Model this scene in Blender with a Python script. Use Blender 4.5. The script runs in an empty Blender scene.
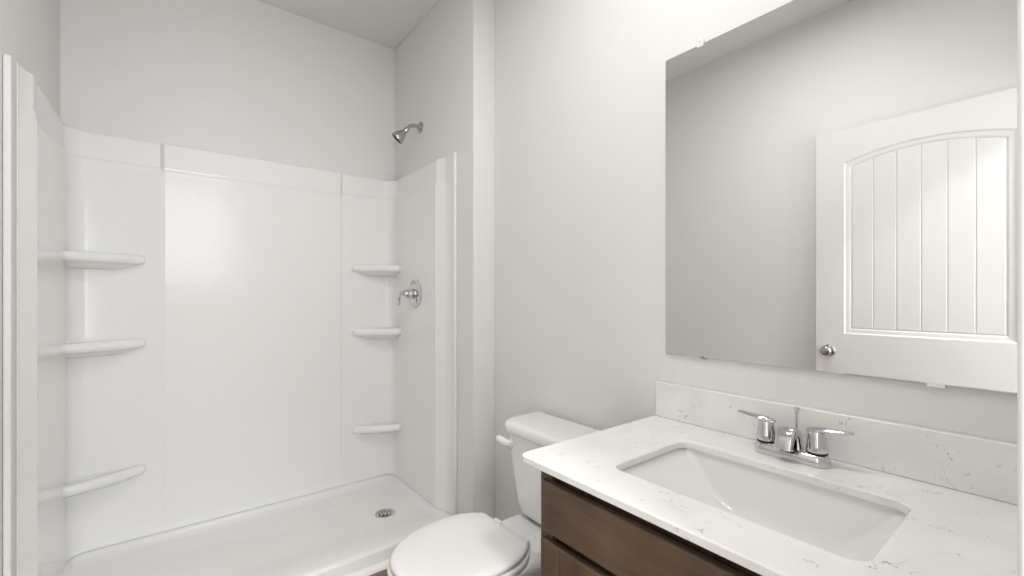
import bpy, bmesh, math, random
from mathutils import Vector, Matrix
random.seed(4)
S = bpy.context.scene
COL = S.collection
PI = math.pi
R = math.radians

# ------------------------------------------------------------------ camera
F_PX, YAW = 439.54, 0.6586
cam_d = bpy.data.cameras.new('camera')
cam_d.sensor_width = 36.0
cam_d.sensor_fit = 'HORIZONTAL'
cam_d.lens = F_PX / 1024 * 36.0
cam_d.shift_y = 7.28 / 1024
cam_d.clip_start = 0.02
cam = bpy.data.objects.new('camera', cam_d)
COL.objects.link(cam)
cam.location = (-1.241, 0.0, 1.188)
cam.rotation_euler = (PI / 2, 0, -YAW)
S.camera = cam

# ------------------------------------------------------------------ world, lights, exposure
w = bpy.data.worlds.new('world')
S.world = w
w.use_nodes = True
w.node_tree.nodes['Background'].inputs['Color'].default_value = (0.9, 0.95, 1, 1)
w.node_tree.nodes['Background'].inputs['Strength'].default_value = 0.0

S.view_settings.view_transform = 'Standard'
S.view_settings.look = 'None'
S.view_settings.gamma = 1.0
S.view_settings.use_curve_mapping = False
S.view_settings.exposure = 0.10


def area_light(name, loc, power, size, color=(1, 0.99, 0.975), rot=(0, 0, 0), shape='DISK', size_y=None, spread=None):
    d = bpy.data.lights.new(name, 'AREA')
    d.shape = shape
    d.size = size
    if size_y:
        d.size_y = size_y
    d.energy = power
    d.color = color
    if spread:
        d.spread = spread
    o = bpy.data.objects.new(name, d)
    COL.objects.link(o)
    o.location = loc
    o.rotation_euler = rot
    return o


LX, LY, LZ = -0.80, 0.86, 2.743          # round ceiling lamp of the bathroom
VLX, VLY = -0.48, 0.42                   # small round ceiling lamp over the vanity
HX, HY = -1.15, -0.95                    # round ceiling lamp of the hall behind the camera
area_light('bathroom_lamp_light', (LX, LY, LZ - 0.040), 9.0, 0.28)
area_light('vanity_lamp_light', (VLX, VLY, LZ - 0.040), 3.3, 0.11)
area_light('hall_lamp_light', (HX, HY, LZ - 0.040), 40.0, 0.32)
area_light('hall_window_daylight', (-1.20, -1.80, 1.28), 63.0, 1.50, (0.97, 0.985, 1.0), (PI / 2, 0, 0), 'RECTANGLE', 1.66)


# ------------------------------------------------------------------ materials
def mat(name, color, rough=0.5, metal=0.0, spec=0.5, coat=0.0):
    m = bpy.data.materials.new(name)
    m.use_nodes = True
    b = m.node_tree.nodes['Principled BSDF']
    b.inputs['Base Color'].default_value = (*color, 1)
    b.inputs['Roughness'].default_value = rough
    b.inputs['Metallic'].default_value = metal
    b.inputs['Specular IOR Level'].default_value = spec
    b.inputs['Coat Weight'].default_value = coat
    return m


def nd(m, t, **k):
    n = m.node_tree.nodes.new(t)
    for a, v in k.items():
        setattr(n, a, v)
    return n


def lk(m, a, b):
    m.node_tree.links.new(a, b)


def coords(m, scale=(1, 1, 1), rot=(0, 0, 0), kind='Object'):
    tc = nd(m, 'ShaderNodeTexCoord')
    mp = nd(m, 'ShaderNodeMapping')
    mp.inputs['Scale'].default_value = scale
    mp.inputs['Rotation'].default_value = rot
    lk(m, tc.outputs[kind], mp.inputs['Vector'])
    return mp.outputs['Vector']


def noise(m, vec, scale, detail=3, rough=0.5, dist=0.0):
    n = nd(m, 'ShaderNodeTexNoise')
    n.inputs['Scale'].default_value = scale
    n.inputs['Detail'].default_value = detail
    n.inputs['Roughness'].default_value = rough
    n.inputs['Distortion'].default_value = dist
    lk(m, vec, n.inputs['Vector'])
    return n


def ramp(m, fac, stops):
    r = nd(m, 'ShaderNodeValToRGB')
    e = r.color_ramp.elements
    while len(e) < len(stops):
        e.new(0.5)
    for q, (p, c) in zip(e, stops):
        q.position = p
        q.color = (*c, 1) if len(c) == 3 else c
    lk(m, fac, r.inputs['Fac'])
    return r


def bump(m, height, strength, dist=0.001):
    b = nd(m, 'ShaderNodeBump')
    b.inputs['Strength'].default_value = strength
    b.inputs['Distance'].default_value = dist
    lk(m, height, b.inputs['Height'])
    lk(m, b.outputs['Normal'], m.node_tree.nodes['Principled BSDF'].inputs['Normal'])


def paint(name, color, rough):
    m = mat(name, color, rough, spec=0.3)
    v = coords(m)
    n = noise(m, v, 1.6, 2)
    c = ramp(m, n.outputs['Fac'], [(0.3, tuple(q * 0.985 for q in color)), (0.7, tuple(min(1, q * 1.01) for q in color))])
    lk(m, c.outputs['Color'], m.node_tree.nodes['Principled BSDF'].inputs['Base Color'])
    return m


M = {}
M['wall'] = paint('wall_paint', (0.795, 0.790, 0.775), 0.6)
M['ceiling'] = paint('ceiling_paint', (0.79, 0.785, 0.768), 0.85)
M['trim'] = mat('white_trim_paint', (0.83, 0.825, 0.81), 0.35)
M['door'] = mat('white_door_paint', (0.775, 0.772, 0.76), 0.38)
M['china'] = mat('white_china', (0.84, 0.838, 0.825), 0.10, coat=0.3)
M['seat'] = mat('white_seat_plastic', (0.79, 0.788, 0.775), 0.22)
M['chrome'] = mat('polished_chrome', (0.64, 0.64, 0.65), 0.06, 1.0)
M['nickel'] = mat('satin_nickel', (0.50, 0.49, 0.47), 0.22, 1.0)
M['dark_metal'] = mat('dark_drain_steel', (0.36, 0.35, 0.34), 0.3, 1.0)
M['rubber'] = mat('dark_rubber', (0.02, 0.02, 0.02), 0.6)
M['clear'] = mat('clear_plastic', (0.85, 0.85, 0.84), 0.15)
M['mirror'] = mat('mirror_silver', (0.875, 0.88, 0.873), 0.0, 1.0)
M['mirror_edge'] = mat('mirror_edge_glass', (0.30, 0.33, 0.31), 0.2)
M['lamp_glass'] = mat('lamp_lens', (0.9, 0.9, 0.88), 0.4)

# glossy acrylic with the slight ripple of moulded sheet
m = M['acrylic'] = mat('white_acrylic', (0.875, 0.873, 0.858), 0.18, spec=0.28)
v = coords(m)
n = noise(m, v, 11.0, 3, 0.6)
bump(m, n.outputs['Fac'], 0.16, 0.012)
M['acrylic_flat'] = mat('white_acrylic_end_panel', (0.875, 0.873, 0.858), 0.035, spec=0.5)
m = M['pan'] = mat('white_pan_acrylic', (0.82, 0.815, 0.80), 0.22, spec=0.5)


def wood(name, grain_axis, c1, c2, c3, rough=0.38):
    m = mat(name, c2, rough)
    sc = [26, 26, 26]
    sc[grain_axis] = 2.2
    v = coords(m, tuple(sc))
    n1 = noise(m, v, 1.6, 5, 0.6, 0.5)
    v2 = coords(m, (3, 3, 3))
    n2 = noise(m, v2, 2.0, 2)
    mx = nd(m, 'ShaderNodeMix', data_type='FLOAT')
    mx.inputs['Factor'].default_value = 0.55
    lk(m, n1.outputs['Fac'], mx.inputs['A'])
    lk(m, n2.outputs['Fac'], mx.inputs['B'])
    r = ramp(m, mx.outputs['Result'], [(0.30, c1), (0.50, c2), (0.70, c3)])
    b = m.node_tree.nodes['Principled BSDF']
    lk(m, r.outputs['Color'], b.inputs['Base Color'])
    bump(m, n1.outputs['Fac'], 0.06, 0.001)
    return m


BR = [(0.062, 0.037, 0.026), (0.115, 0.073, 0.049), (0.178, 0.118, 0.080)]
M['wood_h'] = wood('brown_stained_wood_level_grain', 1, *BR)
M['wood_v'] = wood('brown_stained_wood_upright_grain', 2, *BR)
M['wood_dark'] = mat('dark_cabinet_frame', (0.022, 0.014, 0.010), 0.5)

# quartz with sparse short brown veins
m = M['quartz'] = mat('white_quartz', (0.84, 0.835, 0.82), 0.16)
v = coords(m)
na = noise(m, v, 20, 3, 0.55, 0.8)
nb = noise(m, v, 15, 2, 0.5)
nc = noise(m, v, 60, 2, 0.5)
sub = nd(m, 'ShaderNodeMath', operation='SUBTRACT')
lk(m, na.outputs['Fac'], sub.inputs[0]); sub.inputs[1].default_value = 0.5
ab = nd(m, 'ShaderNodeMath', operation='ABSOLUTE')
lk(m, sub.outputs[0], ab.inputs[0])
line = ramp(m, ab.outputs[0], [(0.0, (1, 1, 1)), (0.0095, (0, 0, 0))])
mask = ramp(m, nb.outputs['Fac'], [(0.53, (0, 0, 0)), (0.60, (1, 1, 1))])
mask2 = ramp(m, nc.outputs['Fac'], [(0.46, (0, 0, 0)), (0.60, (1, 1, 1))])
mu = nd(m, 'ShaderNodeMath', operation='MULTIPLY')
lk(m, line.outputs['Color'], mu.inputs[0]); lk(m, mask.outputs['Color'], mu.inputs[1])
mu2 = nd(m, 'ShaderNodeMath', operation='MULTIPLY')
lk(m, mu.outputs[0], mu2.inputs[0]); lk(m, mask2.outputs['Color'], mu2.inputs[1])
cl = ramp(m, noise(m, v, 9, 3).outputs['Fac'], [(0.35, (0.81, 0.805, 0.79)), (0.65, (0.87, 0.865, 0.85))])
mx = nd(m, 'ShaderNodeMix', data_type='RGBA')
lk(m, mu2.outputs[0], mx.inputs['Factor'])
lk(m, cl.outputs['Color'], mx.inputs['A'])
mx.inputs['B'].default_value = (0.33, 0.29, 0.24, 1)
lk(m, mx.outputs['Result'], m.node_tree.nodes['Principled BSDF'].inputs['Base Color'])

# plank floor
m = M['floor'] = mat('brown_plank_floor', (0.2, 0.13, 0.08), 0.42)
v = coords(m, (1, 1, 1))
bk = nd(m, 'ShaderNodeTexBrick')
bk.offset = 0.37
bk.inputs['Scale'].default_value = 1.0
bk.inputs['Brick Width'].default_value = 1.2
bk.inputs['Row Height'].default_value = 0.18
bk.inputs['Mortar Size'].default_value = 0.0015
bk.inputs['Color1'].default_value = (0.25, 0.165, 0.11, 1)
bk.inputs['Color2'].default_value = (0.17, 0.108, 0.07, 1)
bk.inputs['Mortar'].default_value = (0.04, 0.025, 0.015, 1)
lk(m, v, bk.inputs['Vector'])
gr = noise(m, coords(m, (3, 40, 1)), 2.0, 5, 0.6)
mx = nd(m, 'ShaderNodeMix', data_type='RGBA', blend_type='MULTIPLY')
mx.inputs['Factor'].default_value = 0.5
gc = ramp(m, gr.outputs['Fac'], [(0.3, (0.5, 0.5, 0.5)), (0.7, (1, 1, 1))])
lk(m, bk.outputs['Color'], mx.inputs['A'])
lk(m, gc.outputs['Color'], mx.inputs['B'])
lk(m, mx.outputs['Result'], m.node_tree.nodes['Principled BSDF'].inputs['Base Color'])


# ------------------------------------------------------------------ mesh helpers
def build(name, bm, material, parent=None, smooth=35, bevel=0.0, seg=2, org=None, angle=40):
    if bm.faces:
        bmesh.ops.recalc_face_normals(bm, faces=bm.faces)
    me = bpy.data.meshes.new(name)
    bm.to_mesh(me)
    bm.free()
    ms = material if isinstance(material, (list, tuple)) else [material]
    for q in ms:
        me.materials.append(q)
    o = bpy.data.objects.new(name, me)
    COL.objects.link(o)
    if parent:
        o.parent = parent
        o.matrix_parent_inverse = parent.matrix_basis.inverted()
    if bevel:
        b = o.modifiers.new('bevel', 'BEVEL')
        b.width = bevel
        b.segments = seg
        b.limit_method = 'ANGLE'
        b.angle_limit = R(angle)
        smooth = smooth or 35
    if smooth:
        for p in me.polygons:
            p.use_smooth = True
        me.set_sharp_from_angle(angle=R(smooth))
    return o


def thing(name, label, cat, loc=(0, 0, 0), group=None):
    o = bpy.data.objects.new(name, None)
    o.empty_display_size = 0.05
    COL.objects.link(o)
    o.location = loc
    bpy.context.view_layer.update()
    o['label'] = label
    o['category'] = cat
    if group:
        o['group'] = group
    return o


def tag(o, label, cat):
    o['label'] = label
    o['category'] = cat
    return o


def struct(name, bm, material, smooth=0, bevel=0.0, label=None, seg=2):
    o = build(name, bm, material, None, smooth, bevel, seg)
    o['kind'] = 'structure'
    if label:
        o['label'] = label
    return o


def box(bm, x0, x1, y0, y1, z0, z1, mi=0):
    g = bmesh.ops.create_cube(bm, size=1)
    for v in g['verts']:
        v.co = Vector((x0 + (v.co.x + .5) * (x1 - x0), y0 + (v.co.y + .5) * (y1 - y0), z0 + (v.co.z + .5) * (z1 - z0)))
    for f in {f for v in g['verts'] for f in v.link_faces}:
        f.material_index = mi
    return g['verts']


def BX(*a):
    bm = bmesh.new()
    box(bm, *a)
    return bm


def loft(bm, rings, closed=True, cap0=True, cap1=True):
    vr = [[bm.verts.new(p) for p in r] for r in rings]
    n = len(vr[0])
    for a, b in zip(vr[:-1], vr[1:]):
        for i in range(n if closed else n - 1):
            j = (i + 1) % n
            try:
                bm.faces.new((a[i], a[j], b[j], b[i]))
            except ValueError:
                pass
    if cap0:
        bm.faces.new(vr[0])
    if cap1:
        bm.faces.new(list(reversed(vr[-1])))
    return vr


def frame_of(d):
    d = Vector(d).normalized()
    up = Vector((0, 0, 1)) if abs(d.z) < 0.9 else Vector((1, 0, 0))
    a = d.cross(up).normalized()
    return a, a.cross(d).normalized(), d


def lathe(bm, origin, axis, prof, n=28):
    """prof = (radius, distance along axis)"""
    a, b, d = frame_of(axis)
    o = Vector(origin)
    rings = []
    for r, h in prof:
        r = max(r, 1e-5)
        rings.append([o + d * h + a * r * math.cos(t) + b * r * math.sin(t) for t in [2 * PI * i / n for i in range(n)]])
    loft(bm, rings)


def tube(bm, pts, rad, n=14, flat=None):
    """round (or flattened) tube along points; rad number or list; flat = (sa, sb) cross-section scale"""
    pts = [Vector(p) for p in pts]
    rr = rad if isinstance(rad, (list, tuple)) else [rad] * len(pts)
    rings = []
    for i, p in enumerate(pts):
        d = (pts[min(i + 1, len(pts) - 1)] - pts[max(i - 1, 0)])
        a, b, d = frame_of(d)
        fa, fb = (flat[i] if isinstance(flat, list) else flat) if flat else (1, 1)
        rings.append([p + a * rr[i] * fa * math.cos(t) + b * rr[i] * fb * math.sin(t) for t in [2 * PI * k / n for k in range(n)]])
    loft(bm, rings)


def bez(p0, p1, p2, p3, n):
    p0, p1, p2, p3 = map(Vector, (p0, p1, p2, p3))
    return [p0 * (1 - t) ** 3 + p1 * 3 * t * (1 - t) ** 2 + p2 * 3 * t * t * (1 - t) + p3 * t ** 3 for t in [i / n for i in range(n + 1)]]


def rrect(x0, x1, y0, y1, r, n=6):
    """counter-clockwise rounded rectangle, r = one radius or four (x0y0, x1y0, x1y1, x0y1)"""
    rs = r if isinstance(r, (list, tuple)) else [r] * 4
    out = []
    for (cx, cy, sx, sy, a0, q) in ((x0, y0, 1, 1, PI, rs[0]), (x1, y0, -1, 1, 1.5 * PI, rs[1]), (x1, y1, -1, -1, 0, rs[2]), (x0, y1, 1, -1, .5 * PI, rs[3])):
        for i in range(n + 1):
            t = a0 + .5 * PI * i / n
            out.append((cx + sx * q + q * math.cos(t), cy + sy * q + q * math.sin(t)))
    return out


def fill_between(bm, loops):
    """fill a planar region bounded by closed vertex loops (first is outer)"""
    es = []
    for L in loops:
        for i in range(len(L)):
            e = bm.edges.get((L[i], L[(i + 1) % len(L)]))
            if e is None:
                e = bm.edges.new((L[i], L[(i + 1) % len(L)]))
            es.append(e)
    bmesh.ops.triangle_fill(bm, use_beauty=True, use_dissolve=False, edges=es)


# ------------------------------------------------------------------ the setting
W, D, YB, YS, H = 1.617, 0.124, 2.6585, 1.737, 2.743
YF0, YF1 = -0.105, 0.012          # thickness of the wall with the doorway
DX0, DX1 = -1.585, -0.757         # doorway
HB = -1.75                        # far end of the hall behind the camera
DTOP = 2.07

struct('floor', BX(-2.3, 0.1, HB, 2.78, -0.06, 0.0), M['floor'])
struct('ceiling', BX(-2.3, 0.1, HB, 2.78, H, H + 0.06), M['ceiling'])
struct('wall_right', BX(0, 0.1, YF0, 2.78, 0, H), M['wall'])
struct('wall_left', BX(-W - 0.1, -W, YF1, 2.78, 0, H), M['wall'])
struct('wall_back', BX(-W, -D, YB, 2.78, 0, H), M['wall'])
struct('wall_alcove', BX(-D, 0, YS, 2.78, 0, H), M['wall'], bevel=0.004)
bm = bmesh.new()
box(bm, DX1 + 0.019, 0, YF0, YF1, 0, H)
box(bm, -2.3, DX0 - 0.019, YF0, YF1, 0, H)
box(bm, DX0 - 0.019, DX1 + 0.019, YF0, YF1, DTOP + 0.019, H)
struct('wall_front', bm, M['wall'])
bm = bmesh.new()
WX0, WX1, WZ0, WZ1 = -1.95, -0.45, 0.45, 2.11
box(bm, -2.3, WX0, HB - 0.1, HB, 0, H)
box(bm, WX1, 0.1, HB - 0.1, HB, 0, H)
box(bm, WX0, WX1, HB - 0.1, HB, 0, WZ0)
box(bm, WX0, WX1, HB - 0.1, HB, WZ1, H)
struct('wall_hall_end', bm, M['wall'])
bm = bmesh.new()
for a in ((WX0, WX0 + 0.04, WZ0, WZ1), (WX1 - 0.04, WX1, WZ0, WZ1), (WX0 + 0.04, WX1 - 0.04, WZ0, WZ0 + 0.04), (WX0 + 0.04, WX1 - 0.04, WZ1 - 0.04, WZ1), (WX0 + 0.04, WX1 - 0.04, 1.26, 1.30)):
    box(bm, a[0], a[1], HB - 0.045, HB - 0.005, a[2], a[3])
struct('window_1', bm, M['trim'], label='white hung window at the end of the hall behind the doorway')
struct('wall_hall_left', BX(-2.4, -2.3, HB, YF1, 0, H), M['wall'])
struct('wall_hall_right', BX(0.0, 0.1, HB, YF0, 0, H), M['wall'])

# jamb lining and casing of the doorway
bm = bmesh.new()
box(bm, DX1, DX1 + 0.019, YF0, YF1, 0, DTOP)
box(bm, DX0 - 0.019, DX0, YF0, YF1, 0, DTOP)
box(bm, DX0 - 0.019, DX1 + 0.019, YF0, YF1, DTOP, DTOP + 0.019)
for y0, y1 in ((YF1, YF1 + 0.0160), (YF0 - 0.015, YF0)):
    box(bm, DX1 + 0.001, DX1 + 0.06, y0, y1, 0, DTOP + 0.058)
    if y0 < 0:
        box(bm, DX0 - 0.060, DX0 - 0.005, y0, y1, 0, DTOP + 0.058)
    box(bm, DX0 - (0.030 if y0 > 0 else 0.060), DX1 + 0.06, y0, y1, DTOP + 0.001, DTOP + 0.058)
struct('trim_1', bm, M['trim'], bevel=0.003, label='white painted casing around the doorway')


def baseboard(name, x0, x1, y0, y1):
    bm = bmesh.new()
    box(bm, x0, x1, y0, y1, 0, 0.085)
    struct(name, bm, M['trim'], bevel=0.005)


baseboard('baseboard_right', -0.014, 0, 0.83, YS)
baseboard('baseboard_alcove', -D, 0, YS - 0.014, YS)
baseboard('baseboard_left', -W, -W + 0.012, 0.95, 1.86)

# quarter round along the foot of the shower pan
bm = bmesh.new()
prof = [(0, 0)] + [(-0.024 * math.cos(t), 0.024 * math.sin(t)) for t in [PI / 2 * i / 6 for i in range(7)]]
loft(bm, [[(x, 1.868 + a, b) for a, b in prof] for x in (-W + 0.001, -D - 0.001)])
struct('trim_2', bm, M['trim'], smooth=40)

# ------------------------------------------------------------------ shower pan
pan = thing('shower_pan', 'low white rectangular shower pan on the floor of the alcove', 'shower pan', (-0.87, 2.26, 0))
bm = bmesh.new()
X0, X1, Y0, Y1 = -W + 0.0005, -D - 0.0005, 1.870, YB - 0.0005
rings = []


def pr(ix, iy0, iy1, z, r):
    return [(x, y, z) for x, y in rrect(X0 + ix, X1 - ix, Y0 + iy0, Y1 - iy1, r, 6)]


rings.append(pr(0, 0, 0, 0.0, 0.002))
rings.append(pr(0, 0, 0, 0.066, 0.002))
rings.append(pr(0.002, 0.003, 0, 0.075, 0.004))
rings.append(pr(0.004, 0.010, 0, 0.079, 0.006))
rings.append(pr(0.026, 0.034, 0.026, 0.079, 0.03))
rings.append(pr(0.034, 0.080, 0.034, 0.0765, 0.036))
rings.append(pr(0.042, 0.150, 0.040, 0.066, 0.042))
rings.append(pr(0.056, 0.220, 0.054, 0.051, 0.065))
rings.append(pr(0.080, 0.275, 0.080, 0.044, 0.07))
vr = loft(bm, rings, cap1=False)
dc = Vector((-0.352, 2.243, 0.036))
last = vr[-1]
cv = bm.verts.new(dc)
for i in range(len(last)):
    bm.faces.new((last[i], last[(i + 1) % len(last)], cv))
build('pan_basin', bm, M['pan'], pan, smooth=50)
bm = bmesh.new()
lathe(bm, dc + Vector((0, 0, 0.0005)), (0, 0, 1), [(0.052, -0.004), (0.052, 0.003), (0.049, 0.0045), (0.043, 0.0045), (0.041, 0.003), (0.0, 0.003)], 36)
dr = build('drain_cover', bm, M['chrome'], pan, smooth=40)
bm = bmesh.new()
for rr_, k in ((0.013, 5), (0.029, 10)):
    for i in range(k):
        t = 2 * PI * i / k
        c = dc + Vector((rr_ * math.cos(t), rr_ * math.sin(t), 0.0036))
        lathe(bm, c, (0, 0, 1), [(0.0036, 0), (0.0036, 0.0006)], 10)
build('drain_holes', bm, M['rubber'], dr, smooth=0)

# ------------------------------------------------------------------ shower surround
sur = thing('shower_surround', 'glossy white three-wall shower surround with moulded corner shelves', 'shower surround', (-0.87, 2.63, 0.08))
ZB, ZL, ZT = 0.0810, 1.782, 1.898
XL, XR, YI = -W + 0.030, -D - 0.030, YB - 0.030      # inner faces
CXL, CXR = -1.274, -0.464                            # raised middle of the back wall
RC = 0.060


def skin_wall(bm, plan, zs, offs, outer):
    """plan: list of (point, normal into the shower); offs(k, i) = how far the skin stands proud at height k; outer: point on wall behind"""
    rows = []
    for k, z in enumerate(zs):
        rows.append([bm.verts.new((p[0] + n[0] * offs(k, i), p[1] + n[1] * offs(k, i), z)) for i, (p, n) in enumerate(plan)])
    N = len(plan)
    for a, b in zip(rows[:-1], rows[1:]):
        for i in range(N - 1):
            bm.faces.new((a[i], a[i + 1], b[i + 1], b[i]))
    for row, z in ((rows[0], zs[0]), (rows[-1], zs[-1])):
        back = [bm.verts.new((*outer(p), z)) for p, n in plan]
        for i in range(N - 1):
            f = (row[i], row[i + 1], back[i + 1], back[i])
            try:
                bm.faces.new(f)
            except ValueError:
                pass
        if row is rows[0]:
            b0 = back
        else:
            b1 = back
    for i in range(N - 1):
        bm.faces.new((b0[i], b0[i + 1], b1[i + 1], b1[i]))
    for i in (0, N - 1):
        bm.faces.new([r[i] for r in rows] + [b1[i], b0[i]])


# back panel with its two rounded corners and raised middle
plan = [((XL, YI - RC - 0.004), (1, 0))]
for i in range(9):
    t = PI - PI / 2 * i / 8
    plan.append(((XL + RC + RC * math.cos(t), YI - RC + RC * math.sin(t)), (-math.cos(t), -math.sin(t))))
flag = [0] * len(plan)
for x, fl in ((CXL - 0.010, 0), (CXL + 0.006, 1), (CXL + 0.010, 1), (CXR - 0.010, 1), (CXR - 0.006, 1), (CXR + 0.008, 0)):
    plan.append(((x, YI), (0, -1)))
    flag.append(fl)
for i in range(9):
    t = PI / 2 - PI / 2 * i / 8
    plan.append(((XR - RC + RC * math.cos(t), YI - RC + RC * math.sin(t)), (-math.cos(t), -math.sin(t))))
    flag.append(0)
plan.append(((XR, YI - RC - 0.004), (-1, 0)))
flag.append(0)
zs = [ZB, 0.130, 0.146, 1.755, 1.766, 1.772, 1.782, 1.786, 1.893, ZT]
side_o = [0, 0, 0, 0, 0, 0, -0.004, -0.009, -0.009, -0.012]
mid_o = [0, 0, 0.008, 0.008, 0.009, 0.012, 0.014, 0.014, 0.014, 0.009]


def wall_pt(p):
    x = min(max(p[0], -W + 0.0008), -D - 0.0008)
    if p[1] < YI - RC - 0.002:
        return (-W + 0.0008 if p[0] < -1 else -D - 0.0008, p[1])
    return (x, YB - 0.0008)


bm = bmesh.new()
skin_wall(bm, plan, zs, lambda k, i: mid_o[k] if flag[i] else side_o[k], wall_pt)
build('back_panel', bm, M['acrylic'], sur, smooth=28)

# end panels: flat face, sloping front column, flange on the wall
for s in (-1, 1):
    XI = XL if s < 0 else XR
    XW = (-W + 0.0008) if s < 0 else (-D - 0.0008)
    nx = -s
    yy = [(YI - RC - 0.0055, 0.0), (2.085, 0.0), (2.066, 0.002), (2.058, 0.003), (2.048, -0.002), (2.000, -0.020), (1.992, -0.024), (1.986, -0.0262)]
    if s > 0:
        yy += [(1.935, -0.0265), (1.8995, -0.0265)]
    pl = [((XI, y), (nx, 0)) for y, o in yy]
    of = [o for y, o in yy]
    zs2 = [ZB, 1.735, 1.765, 1.786, 1.893, ZT]
    zo = [0, 0, -0.003, -0.009, -0.009, -0.012]
    bm = bmesh.new()

    def offs(k, i):
        o = of[i]
        return max(o + zo[k], -0.0275) if i < 7 else o
    skin_wall(bm, pl, zs2, offs, lambda p: (XW, p[1]))
    build('end_panel', bm, M['acrylic_flat'], sur, smooth=28)
    # narrow bead closing the flange against the painted wall
    bm = bmesh.new()
    xa, xb = sorted((XW, XW + nx * 0.016))
    ya, zt = (1.846, 1.866) if s < 0 else (1.886, 1.896)
    box(bm, xa, xb, ya, ya + 0.013, ZB, zt)
    build('edge_bead', bm, M['trim'], sur, bevel=0.003)


# six moulded corner shelves
def corner_shelf(s, z, xe, thick=0.042):
    xs = XL if s < 0 else XR                      # face of the end panel
    ye = 2.494
    yb = YI + 0.004
    xo = xs + s * 0.004

    def ring(d, zz):
        """outline drawn d inside the full shelf"""
        cr = Vector((xo, yb, 0))
        a2 = Vector((xe + s * d, yb, 0))
        b2 = Vector((xo, ye + d * 0.9, 0))
        h = (yb - b2.y)
        e1 = a2 + Vector((s * 0.004, -0.030 * h / 0.14, 0))
        e2 = b2 + Vector((-s * 0.035, -0.002, 0))
        out = [cr, a2]
        out += bez(a2 + Vector((0, -0.004, 0)), a2 + Vector((-s * 0.002, -0.022 * h / 0.14, 0)), e1, e1 + (e2 - e1) * 0.13, 6)
        for q in (0.3, 0.5, 0.7, 0.85):
            out.append(e1 + (e2 - e1) * q + Vector((0, -0.005 * math.sin(PI * q), 0)))
        out += bez(e2, e2 + (e2 - e1) * 0.10, b2 + Vector((-s * 0.006, 0, 0)), b2, 5)
        return [(p.x, p.y, zz) for p in out]
    bm = bmesh.new()
    T = thick
    q = T / 2
    rings = [ring(0.105, z - T - 0.026), ring(0.085, z - T - 0.024), ring(0.060, z - T - 0.016), ring(0.038, z - T - 0.006)]
    for k in range(9):
        t = -PI / 2 + PI * k / 8
        rings.append(ring(0.85 * q * (1 - math.cos(t)), z - q + q * math.sin(t)))
    rings += [ring(0.030, z - 0.001), ring(0.045, z - 0.005)]
    loft(bm, rings)
    return bm


for s, xe in ((-1, -1.336), (1, -0.402)):
    for z in (1.370, 0.991, 0.416):
        build('corner_shelf', corner_shelf(s, z, xe), M['acrylic'], sur, smooth=45)

# ------------------------------------------------------------------ shower head and valve
sh = thing('showerhead', 'chrome shower head on a short bent arm high on the alcove wall', 'shower head', (-D, 2.290, 2.140))
bm = bmesh.new()
lathe(bm, (-D, 2.290, 2.140), (-1, 0, 0), [(0.031, 0.0005), (0.031, 0.003), (0.026, 0.008), (0.014, 0.012), (0.0125, 0.014)], 32)
build('flange', bm, M['nickel'], sh, smooth=40)
arm = bez((-D - 0.008, 2.290, 2.140), (-D - 0.050, 2.290, 2.146), (-D - 0.062, 2.290, 2.140), (-D - 0.082, 2.290, 2.112), 14)
bm = bmesh.new()
tube(bm, arm, 0.0105, 16)
build('arm', bm, M['nickel'], sh, smooth=50)
dv = Vector((-0.62, 0.33, -0.71)).normalized()
o = Vector((-D - 0.078, 2.290, 2.116))
bm = bmesh.new()
lathe(bm, o, dv, [(0.0, 0), (0.013, 0.001), (0.0155, 0.007), (0.0155, 0.014), (0.013, 0.021), (0.0135, 0.026), (0.020, 0.036), (0.030, 0.056), (0.036, 0.074), (0.0375, 0.080), (0.036, 0.086), (0.033, 0.087)], 32)
hd = build('head', bm, M['nickel'], sh, smooth=40)
bm = bmesh.new()
lathe(bm, o + dv * 0.0862, dv, [(0.0325, 0), (0.031, 0.002), (0.012, 0.002), (0.010, 0.004), (0, 0.004)], 28)
build('spray_face', bm, M['rubber'], hd, smooth=40)

VX, VY, VZ = XR, 2.296, 1.196
vl = thing('shower_valve', 'round chrome shower valve with a lever handle between the alcove shelves and front edge', 'shower valve', (VX, VY, VZ))
bm = bmesh.new()
lathe(bm, (VX, VY, VZ), (-1, 0, 0), [(0.082, 0.0004), (0.082, 0.003), (0.077, 0.007), (0.060, 0.010), (0.035, 0.013), (0.030, 0.0135)], 44)
build('escutcheon', bm, M['chrome'], vl, smooth=40)
bm = bmesh.new()
lathe(bm, (VX - 0.012, VY, VZ), (-1, 0, 0), [(0.029, 0), (0.029, 0.016), (0.024, 0.019), (0.023, 0.046), (0.020, 0.052), (0.0, 0.053)], 30)
hb = build('handle_hub', bm, M['chrome'], vl, smooth=40)
bm = bmesh.new()
pts = [(VX - 0.050, VY, VZ + 0.010), (VX - 0.064, VY + 0.020, VZ + 0.016), (VX - 0.074, VY + 0.040, VZ - 0.002), (VX - 0.076, VY + 0.050, VZ - 0.036), (VX - 0.076, VY + 0.052, VZ - 0.066)]
tube(bm, pts, [0.011, 0.011, 0.0095, 0.008, 0.007], 14)
build('lever', bm, M['chrome'], vl, smooth=50)

# ------------------------------------------------------------------ toilet
TY = 1.205
to = thing('toilet', 'white two-piece toilet with a closed lid between shower and vanity', 'toilet', (-0.40, TY, 0))


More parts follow.
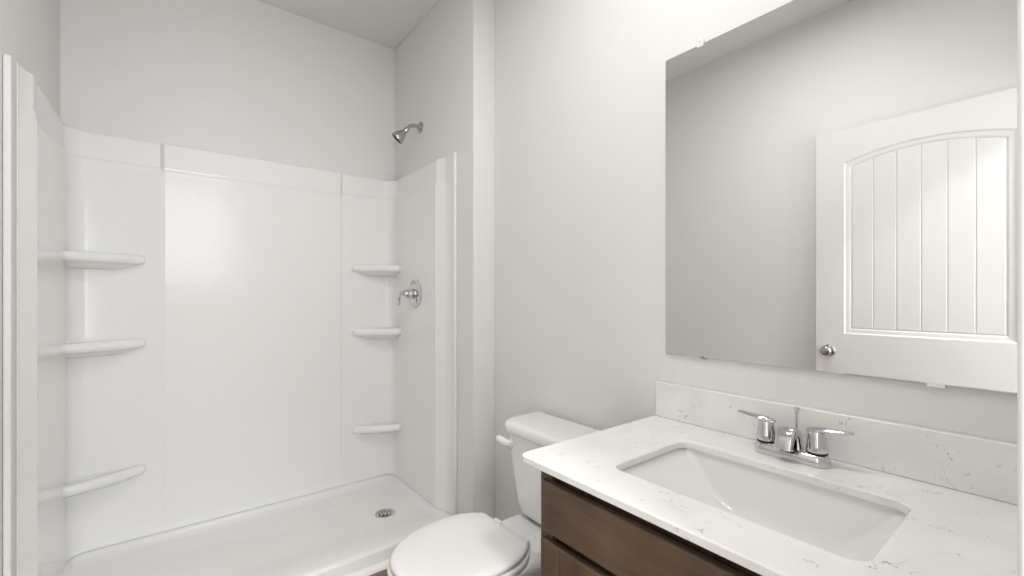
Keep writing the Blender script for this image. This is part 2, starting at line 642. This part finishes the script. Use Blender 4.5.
def egg(xb, xf, hw, z, xc=None, nb=2.5, nf=2.1, N=64, dy=0.0, clip=1.0):
    """rounded outline: xb back, xf front (more negative), hw half width"""
    xc = xc if xc is not None else xb + (xf - xb) * 0.42
    out = []
    for i in range(N):
        t = 2 * PI * i / N
        c, s = math.cos(t), math.sin(t)
        e = nb if c >= 0 else nf
        ax = (xb - xc) if c >= 0 else (xc - xf)
        out.append((min(clip, xc + ax * math.copysign(abs(c) ** (2 / e), c)), TY + dy + hw * math.copysign(abs(s) ** (2 / e), s), z))
    return out


bm = bmesh.new()
loft(bm, [egg(-0.10, -0.62, 0.112, 0.0, -0.35, 3.2, 2.6), egg(-0.10, -0.62, 0.112, 0.025, -0.35, 3.2, 2.6), egg(-0.105, -0.60, 0.104, 0.05, -0.35, 3, 2.5),
          egg(-0.11, -0.585, 0.100, 0.13, -0.35, 3, 2.4), egg(-0.115, -0.62, 0.118, 0.20, -0.37, 3, 2.3), egg(-0.15, -0.69, 0.152, 0.27, -0.42, 2.8, 2.2),
          egg(-0.20, -0.728, 0.175, 0.32, -0.46, 2.6, 2.1), egg(-0.285, -0.736, 0.182, 0.346, -0.49, 3.2, 2.1), egg(-0.31, -0.734, 0.180, 0.353, -0.49, 3.4, 2.1), egg(-0.325, -0.726, 0.171, 0.356, -0.49, 3.4, 2.1)])
build('bowl', bm, M['china'], to, smooth=60)
# deck behind the bowl carrying the tank
bm = bmesh.new()
rg = []
for ins, z in ((0.030, 0.22), (0.008, 0.30), (0.0, 0.322), (0.0, 0.338), (0.004, 0.345), (0.012, 0.348)):
    rg.append([(x, y, z) for x, y in rrect(-0.345 + ins, -0.028 - ins * 0.3, TY - 0.122 + ins, TY + 0.122 - ins, 0.03, 6)])
loft(bm, rg)
build('tank_deck', bm, M['china'], to, smooth=50)
# seat ring and lid
bm = bmesh.new()
oz = [(0.004, 0.3575), (0.0, 0.361), (0.0, 0.370), (0.004, 0.375), (0.014, 0.3765)]
outer = [egg(-0.300 - i, -0.744 + i, 0.189 - i, z, -0.49, 2.4, clip=-0.332 - i) for i, z in oz]
inner = [egg(-0.375 - i, -0.67 + i, 0.115 - i, z, -0.50) for i, z in ((0.0, 0.3765), (0.0, 0.3575))]
loft(bm, outer + inner + [outer[0]], cap0=False, cap1=False)
bmesh.ops.remove_doubles(bm, verts=bm.verts, dist=1e-6)
build('seat_ring', bm, M['seat'], to, smooth=50)
bm = bmesh.new()
ld = [(0.008, 0.3795), (0.002, 0.382), (0.0, 0.387), (0.001, 0.393), (0.006, 0.398), (0.016, 0.4005), (0.05, 0.4020), (0.11, 0.4025)]
loft(bm, [egg(-0.300 - i, -0.737 + i, 0.183 - i, z, -0.49, 2.3, clip=-0.337 - i) for i, z in ld])
build('seat_lid', bm, M['seat'], to, smooth=60)
for s in (-1, 1):
    bm = bmesh.new()
    box(bm, -0.345, -0.305, TY + s * 0.078 - 0.020, TY + s * 0.078 + 0.020, 0.3455, 0.381)
    hg = build('seat_hinge', bm, M['seat'], to, bevel=0.007, seg=3)
# tank: tapers towards its foot, slightly bowed front
bm = bmesh.new()
rg = []
for hw, xf, r, z in ((0.086, -0.155, 0.03, 0.3485), (0.102, -0.172, 0.035, 0.352), (0.114, -0.183, 0.04, 0.360), (0.124, -0.191, 0.045, 0.374), (0.134, -0.196, 0.05, 0.400), (0.142, -0.198, 0.05, 0.43), (0.158, -0.203, 0.05, 0.52), (0.172, -0.207, 0.05, 0.60), (0.181, -0.210, 0.05, 0.668)):
    ring = []
    for x, y in rrect(xf, -0.028, TY - hw, TY + hw, [r, 0.02, 0.02, r], 8):
        bow = 0.012 * (1 - ((y - TY) / hw) ** 2) * (1 if x < -0.10 else 0)
        ring.append((x - bow, y, z))
    rg.append(ring)
loft(bm, rg)
build('tank', bm, M['china'], to, smooth=60)
bm = bmesh.new()
rg = []
for ins, z in ((0.012, 0.664), (0.002, 0.666), (0.0, 0.670), (0.0, 0.692), (0.004, 0.700), (0.012, 0.7045), (0.026, 0.706)):
    hw = 0.193 - ins
    ring = []
    for x, y in rrect(-0.222 + ins, -0.016 - ins, TY - hw, TY + hw, [0.06, 0.02, 0.02, 0.06], 8):
        bow = 0.014 * (1 - ((y - TY) / hw) ** 2) * (1 if x < -0.10 else 0)
        ring.append((x - bow, y, z))
    rg.append(ring)
loft(bm, rg)
build('tank_lid', bm, M['china'], to, smooth=60)
# flush lever on the shower side of the tank front
bm = bmesh.new()
LYV, LZV = TY + 0.132, 0.620
lathe(bm, (-0.204, LYV, LZV), (-1, 0, 0), [(0.021, 0), (0.021, 0.012), (0.017, 0.019), (0.0, 0.021)], 24)
tube(bm, [(-0.222, LYV - 0.006, LZV + 0.002), (-0.236, LYV + 0.008, LZV + 0.006), (-0.243, LYV + 0.026, LZV + 0.013), (-0.245, LYV + 0.038, LZV + 0.016), (-0.245, LYV + 0.046, LZV + 0.016)], [0.012, 0.017, 0.016, 0.014, 0.008], 16, flat=(0.75, 1.0))
build('flush_lever', bm, M['seat'], to, smooth=50)

# ------------------------------------------------------------------ vanity cabinet
XC, YC0, YC1 = -0.530, 0.022, 0.804
ZK, ZC = 0.095, 0.7865
cab = thing('vanity_cabinet', 'dark brown stained wood vanity cabinet under the white quartz top', 'cabinet', (-0.27, 0.41, 0))
bm = bmesh.new()
box(bm, XC + 0.018, -0.006, YC1 - 0.016, YC1, ZK, ZC)
box(bm, XC + 0.018, -0.006, YC0, YC0 + 0.016, ZK, ZC)
box(bm, XC + 0.018, -0.006, YC0 + 0.016, YC1 - 0.016, ZK, ZK + 0.016)
box(bm, -0.014, -0.006, YC0 + 0.016, YC1 - 0.016, ZK + 0.016, ZC)
box(bm, XC + 0.07, XC + 0.085, YC0, YC1, 0, ZK)
box(bm, XC + 0.021, XC + 0.033, YC0 + 0.016, YC1 - 0.016, 0.58, ZC)
box(bm, XC + 0.085, -0.006, YC1 - 0.016, YC1, 0, ZK)
box(bm, XC + 0.085, -0.006, YC0, YC0 + 0.016, 0, ZK)
build('carcass', bm, M['wood_v'], cab)
bm = bmesh.new()
for a in ((XC, XC + 0.018, YC1 - 0.038, YC1, ZK, ZC), (XC, XC + 0.018, YC0, YC0 + 0.038, ZK, ZC),
          (XC, XC + 0.018, YC0 + 0.038, YC1 - 0.038, ZK, ZK + 0.04)):
    box(bm, *a)
build('face_frame', bm, M['wood_v'], cab, bevel=0.001, seg=1)
bm = bmesh.new()
box(bm, XC - 0.019, XC - 0.0005, YC0 + 0.020, YC1 - 0.020, 0.634, 0.752)
build('drawer_front', bm, M['wood_h'], cab, bevel=0.004, seg=3)


def shaker(y0, y1, z0, z1):
    xf, xb = XC - 0.019, XC - 0.0005
    fw = 0.057
    bm = bmesh.new()
    box(bm, xf, xb, y0, y0 + fw, z0, z1)
    box(bm, xf, xb, y1 - fw, y1, z0, z1)
    box(bm, xf, xb, y0 + fw, y1 - fw, z1 - fw, z1)
    box(bm, xf, xb, y0 + fw, y1 - fw, z0, z0 + fw)
    d = build('cabinet_door', bm, M['wood_v'], cab, bevel=0.0025, seg=2)
    bm = bmesh.new()
    box(bm, xf + 0.010, xb - 0.002, y0 + fw - 0.001, y1 - fw + 0.001, z0 + fw - 0.001, z1 - fw + 0.001)
    build('door_panel', bm, M['wood_v'], d)


ym = (YC0 + YC1) / 2
shaker(YC0 + 0.020, ym - 0.0015, ZK + 0.018, 0.614)
shaker(ym + 0.0015, YC1 - 0.020, ZK + 0.018, 0.614)

# ------------------------------------------------------------------ quartz top, backsplash, sink
ZT1 = 0.804
hole = rrect(-0.462, -0.166, 0.186, 0.645, 0.032, 10)
top = thing('countertop', 'white quartz vanity top with brown flecks and an oblong sink cut-out', 'countertop', (-0.28, 0.43, ZC))
bm = bmesh.new()


def outer_ring(i, z):
    return [bm.verts.new((x, y, z)) for x, y in rrect(-0.575 + i, -0.001, 0.0135, 0.835 - i, [0.004, 0.002, 0.002, 0.022], 10)]


o0 = [outer_ring(0.0015, ZC + 0.0005), outer_ring(0, ZC + 0.002), outer_ring(0, ZT1 - 0.003), outer_ring(0.001, ZT1 - 0.001), outer_ring(0.003, ZT1)]
for a, b in zip(o0[:-1], o0[1:]):
    for i in range(len(a)):
        bm.faces.new((a[i], a[(i + 1) % len(a)], b[(i + 1) % len(a)], b[i]))
cx, cy = -0.314, 0.4155
ii = []
for g, z in ((1.0, ZC + 0.0005), (1.0, ZT1 - 0.0025), (1.012, ZT1)):
    ii.append([bm.verts.new((cx + (x - cx) * g, cy + (y - cy) * (1 + (g - 1) * .7), z)) for x, y in hole])
for a, b in zip(ii[:-1], ii[1:]):
    for i in range(len(a)):
        bm.faces.new((a[i], a[(i + 1) % len(a)], b[(i + 1) % len(a)], b[i]))
fill_between(bm, [o0[-1], ii[-1]])
fill_between(bm, [o0[0], ii[0]])
build('top_slab', bm, M['quartz'], top, smooth=13)
bm = bmesh.new()
box(bm, -0.0205, -0.0012, 0.0135, 0.830, ZT1 + 0.0003, 0.913)
build('backsplash', bm, M['quartz'], top, bevel=0.002, seg=2)

sink = thing('sink', 'white rectangular undermount sink set in the quartz vanity top', 'sink', (cx, cy, 0.66))
bm = bmesh.new()
rg = []
ZS = ZC - 0.0005
for t in [i / 18 for i in range(19)]:
    z = ZS - 0.125 * (1 - (1 - t) ** 1.0) if t < 1 else ZS - 0.125
    # steep at the back and front, long gentle slope at both ends
    q = t
    ex = 0.030 * q + 0.05 * q ** 5
    ey = 0.185 * q ** 1.15 + 0.02 * q ** 6
    z = ZS - 0.125 * math.sin(min(1, q) * PI / 2) ** 1.05
    rg.append([(x, y, z) for x, y in rrect(-0.470 + ex, -0.158 - ex, 0.178 + ey, 0.653 - ey, 0.036 - 0.012 * q, 8)])
rg.append([(x, y, ZS - 0.1265) for x, y in rrect(-0.344, -0.284, 0.386, 0.445, 0.022, 8)])
und = [[(x, y, ZS - 0.145) for x, y in rrect(-0.40, -0.23, 0.33, 0.50, 0.05, 8)], [(x, y, ZS - 0.10) for x, y in rrect(-0.47, -0.158, 0.20, 0.63, 0.05, 8)],
       [(x, y, ZS - 0.012) for x, y in rrect(-0.486, -0.142, 0.160, 0.671, 0.045, 8)], [(x, y, ZS) for x, y in rrect(-0.486, -0.142, 0.160, 0.671, 0.045, 8)]]
loft(bm, und + rg)
build('basin', bm, M['china'], sink, smooth=60)
bm = bmesh.new()
lathe(bm, (cx, cy, ZS - 0.1265), (0, 0, 1), [(0.029, 0.0003), (0.029, 0.003), (0.024, 0.005), (0.021, 0.003), (0, 0.003)], 28)
dr2 = build('sink_drain', bm, M['chrome'], sink, smooth=40)

# ------------------------------------------------------------------ faucet
FX, FY = -0.084, 0.4185
fa = thing('faucet', 'chrome two-handle centerset faucet behind the sink', 'faucet', (FX, FY, ZT1))
bm = bmesh.new()
rg = []
for ins, z in ((0.001, 0.0004), (0.0, 0.003), (0.001, 0.016), (0.004, 0.023), (0.008, 0.0265), (0.012, 0.0275)):
    rg.append([(x, y, ZT1 + z) for x, y in rrect(FX - 0.027 + ins, FX + 0.027 - ins, FY - 0.080 + ins, FY + 0.080 - ins, 0.0265 - ins, 8)])
loft(bm, rg)
build('base_plate', bm, M['chrome'], fa, smooth=45)
for s in (-1, 1):
    hy = FY + s * 0.0535
    bm = bmesh.new()
    lathe(bm, (FX, hy, ZT1 + 0.0275), (0, 0, 1), [(0.0215, 0), (0.0215, 0.004)], 30)
    rb = build('handle_collar', bm, M['rubber'], fa, smooth=40)
    bm = bmesh.new()
    lathe(bm, (FX, hy, ZT1 + 0.031), (0, 0, 1), [(0.0215, 0), (0.022, 0.002), (0.0205, 0.014), (0.0175, 0.036), (0.0168, 0.044), (0.013, 0.048), (0.0, 0.049)], 30)
    hn = build('handle', bm, M['chrome'], fa, smooth=45)
    bm = bmesh.new()
    tube(bm, [(FX, hy - s * 0.018, ZT1 + 0.0765), (FX, hy, ZT1 + 0.0795), (FX, hy + s * 0.022, ZT1 + 0.0825), (FX, hy + s * 0.045, ZT1 + 0.0845), (FX, hy + s * 0.065, ZT1 + 0.0860), (FX, hy + s * 0.068, ZT1 + 0.0860)],
         [0.010, 0.0165, 0.0145, 0.0115, 0.0095, 0.006], 16, flat=[(1, 0.50), (1, 0.45), (1, 0.36), (1, 0.34), (1, 0.36), (1, 0.36)])
    build('lever', bm, M['chrome'], hn, smooth=50)
# spout: broad squat arch rising from the plate and curling down over the sink
bm = bmesh.new()
path = bez((FX + 0.010, FY, ZT1 + 0.020), (FX + 0.008, FY, ZT1 + 0.078), (FX - 0.032, FY, ZT1 + 0.080), (FX - 0.042, FY, ZT1 + 0.028), 20)
n_ = len(path)
rings = []
for i, p in enumerate(path):
    d = path[min(i + 1, n_ - 1)] - path[max(i - 1, 0)]
    d.normalize()
    side = Vector((0, 1, 0))
    up = d.cross(side).normalized()
    q = i / (n_ - 1)
    hwid = 0.0215 - 0.0025 * q
    hth = 0.0120 - 0.003 * q
    rings.append([p + side * (hwid * math.copysign(abs(math.cos(t)) ** .5, math.cos(t))) + up * (hth * math.copysign(abs(math.sin(t)) ** .5, math.sin(t))) for t in [2 * PI * k / 28 for k in range(28)]])
loft(bm, rings)
sp = build('spout', bm, M['chrome'], fa, smooth=50)
bm = bmesh.new()
lathe(bm, path[-1] + Vector((0.001, 0, 0.003)), (-0.15, 0, -1), [(0.0080, 0), (0.0080, 0.007), (0.006, 0.007), (0.0, 0.005)], 22)
build('aerator', bm, M['dark_metal'], sp, smooth=40)
bm = bmesh.new()
lathe(bm, (FX + 0.036, FY, ZT1 + 0.0005), (0, 0, 1), [(0.0026, 0), (0.0026, 0.094), (0.004, 0.100), (0.0065, 0.110), (0.0065, 0.113), (0.0, 0.114)], 16)
build('lift_rod', bm, M['chrome'], fa, smooth=40)

# ------------------------------------------------------------------ mirror
mi = thing('wall_mirror', 'large frameless rectangular mirror above the vanity', 'mirror', (0, 0.43, 1.005))
MY0, MY1, MZ0, MZ1 = 0.050, 0.801, 1.005, 1.928
bm = bmesh.new()
vv = box(bm, -0.0075, -0.0008, MY0, MY1, MZ0, MZ1)
bm.faces.ensure_lookup_table()
for f in bm.faces:
    f.normal_update()
    f.material_index = 0 if abs(f.normal.x) > 0.5 else 1
build('mirror_glass', bm, [M['mirror'], M['mirror_edge']], mi, smooth=0)
for y, z, s, mm in ((0.685, MZ1, 1, 'clear'), (0.180, MZ1, 1, 'clear'), (0.676, MZ0, -1, 'nickel'), (0.180, MZ0, -1, 'clear')):
    bm = bmesh.new()
    hw = 0.010 if s > 0 else (0.008 if mm == 'nickel' else 0.014)
    za, zb = sorted((z - s * (0.008 if s > 0 else 0.004), z + s * (0.014 if s > 0 else 0.005)))
    box(bm, -0.0105, -0.0078, y - hw, y + hw, za, zb)
    za, zb = sorted((z + s * 0.0006, z + s * (0.014 if s > 0 else 0.005)))
    box(bm, -0.0078, -0.0003, y - hw, y + hw, za, zb)
    if s > 0:
        lathe(bm, (-0.0104, y, z + 0.009), (-1, 0, 0), [(0.004, 0), (0.004, 0.002), (0.0, 0.0025)], 12)
    cp = build('mirror_clip', bm, M[mm], mi, bevel=0.001, seg=1)

# ------------------------------------------------------------------ door, swung open against the left wall
dn = thing('door_1', 'white arched two-panel plank door standing open against the left wall, seen in the mirror', 'door', (-1.588, 0.032, 0.012))
dn['kind'] = 'structure'
DY0, DY1, DZ0, DZ1 = 0.034, 0.886, 0.012, 2.058
XFc, XBk = -1.568, -1.603
ST = 0.123


def arch_z(y, zs_, rise, y0, y1):
    u = (y - (y0 + y1) / 2) / ((y1 - y0) / 2)
    return zs_ + rise * (1 - u * u)


def panel_loop(y0, y1, z0, z1, rise, n=20):
    """z1 = height at the shoulders"""
    pts = [(y0, z0), (y1, z0)]
    for i in range(n + 1):
        y = y1 + (y0 - y1) * i / n
        pts.append((y, arch_z(y, z1, rise, y0, y1)))
    return pts


panels = [(DY0 + ST, DY1 - ST, 0.983, 1.893, 0.047), (DY0 + ST, DY1 - ST, 0.235, 0.783, 0.0)]
bm = bmesh.new()
outl = [bm.verts.new((XFc, y, z)) for y, z in ((DY0, DZ0), (DY1, DZ0), (DY1, DZ1), (DY0, DZ1))]
loops = [outl]
for p in panels:
    loops.append([bm.verts.new((XFc, y, z)) for y, z in panel_loop(*p)])
fill_between(bm, loops)
# moulding sloping down to the recessed panel, slab edges and back
for p, L in zip(panels, loops[1:]):
    y0, y1, z0, z1, rs = p
    prev = L
    for ins, dep in ((0.003, 0.0), (0.010, 0.005), (0.026, 0.007), (0.034, 0.012)):
        cur = [bm.verts.new((XFc - dep, y, z)) for y, z in panel_loop(y0 + ins, y1 - ins, z0 + ins, z1 - ins - (0.004 if rs else 0), rs)]
        for i in range(len(L)):
            bm.faces.new((prev[i], prev[(i + 1) % len(L)], cur[(i + 1) % len(L)], cur[i]))
        prev = cur
    bmesh.ops.triangle_fill(bm, use_beauty=True, edges=[bm.edges.get((prev[i], prev[(i + 1) % len(prev)])) for i in range(len(prev))])
bk_ = [bm.verts.new((XBk, v.co.y, v.co.z)) for v in outl]
for i in range(4):
    bm.faces.new((outl[i], outl[(i + 1) % 4], bk_[(i + 1) % 4], bk_[i]))
bm.faces.new(bk_)
build('door_frame', bm, M['door'], dn, smooth=0)
# planks standing in each recess, with grooves between them
for (y0, y1, z0, z1, rs) in panels:
    bm = bmesh.new()
    a, b = y0 + 0.0345, y1 - 0.0345
    N = 6
    for k in range(N):
        ya = a + (b - a) * k / N + 0.0005
        yb_ = a + (b - a) * (k + 1) / N - 0.0005

        def tp(y):
            return arch_z(y, z1 - 0.0385, rs, y0 + 0.034, y1 - 0.034)
        ring = []
        for ins, x in ((0.0, XFc - 0.0118), (0.0, XFc - 0.0105), (0.003, XFc - 0.0085)):
            yy_ = [ya + ins + (yb_ - ya - 2 * ins) * i / 6 for i in range(7)]
            ring.append([(x, ya + ins, z0 + 0.0345 + ins), (x, yb_ - ins, z0 + 0.0345 + ins)] + [(x, y, tp(y) - ins) for y in reversed(yy_)])
        loft(bm, ring)
    build('plank_panel', bm, M['door'], dn, smooth=0)
# knob
KY, KZ = 0.826, 0.893
bm = bmesh.new()
lathe(bm, (XFc, KY, KZ), (1, 0, 0), [(0.031, 0.0004), (0.031, 0.004), (0.026, 0.009), (0.013, 0.012), (0.011, 0.024), (0.014, 0.032), (0.023, 0.038), (0.027, 0.048), (0.025, 0.058), (0.016, 0.064), (0.0, 0.065)], 32)
build('door_knob', bm, M['nickel'], dn, smooth=45)
bm = bmesh.new()
for z in (0.25, 1.03, 1.83):
    lathe(bm, (XFc + 0.004, DY0 - 0.004, z - 0.045), (0, 0, 1), [(0.006, 0), (0.006, 0.09)], 12)
build('door_hinge', bm, M['nickel'], dn, smooth=40)


# ------------------------------------------------------------------ ceiling lamps
def ceiling_lamp(x, y, r, label):
    t = thing('ceiling_lamp', label, 'lamp', (x, y, H))
    bm = bmesh.new()
    lathe(bm, (x, y, H), (0, 0, -1), [(r + 0.02, 0.0003), (r + 0.02, 0.012), (r + 0.012, 0.020), (r + 0.002, 0.022)], 40)
    build('lamp_rim', bm, M['trim'], t, smooth=40)
    bm = bmesh.new()
    lathe(bm, (x, y, H - 0.0225), (0, 0, -1), [(r, 0), (r, 0.008), (r - 0.01, 0.011), (0, 0.012)], 40)
    build('lamp_lens', bm, M['lamp_glass'], t, smooth=40)


ceiling_lamp(LX, LY, 0.13, 'medium round flush white ceiling lamp in the middle of the bathroom')
ceiling_lamp(VLX, VLY, 0.075, 'small round flush white ceiling lamp over the vanity')
ceiling_lamp(HX, HY, 0.16, 'large round flush white ceiling lamp in the hall behind the doorway')
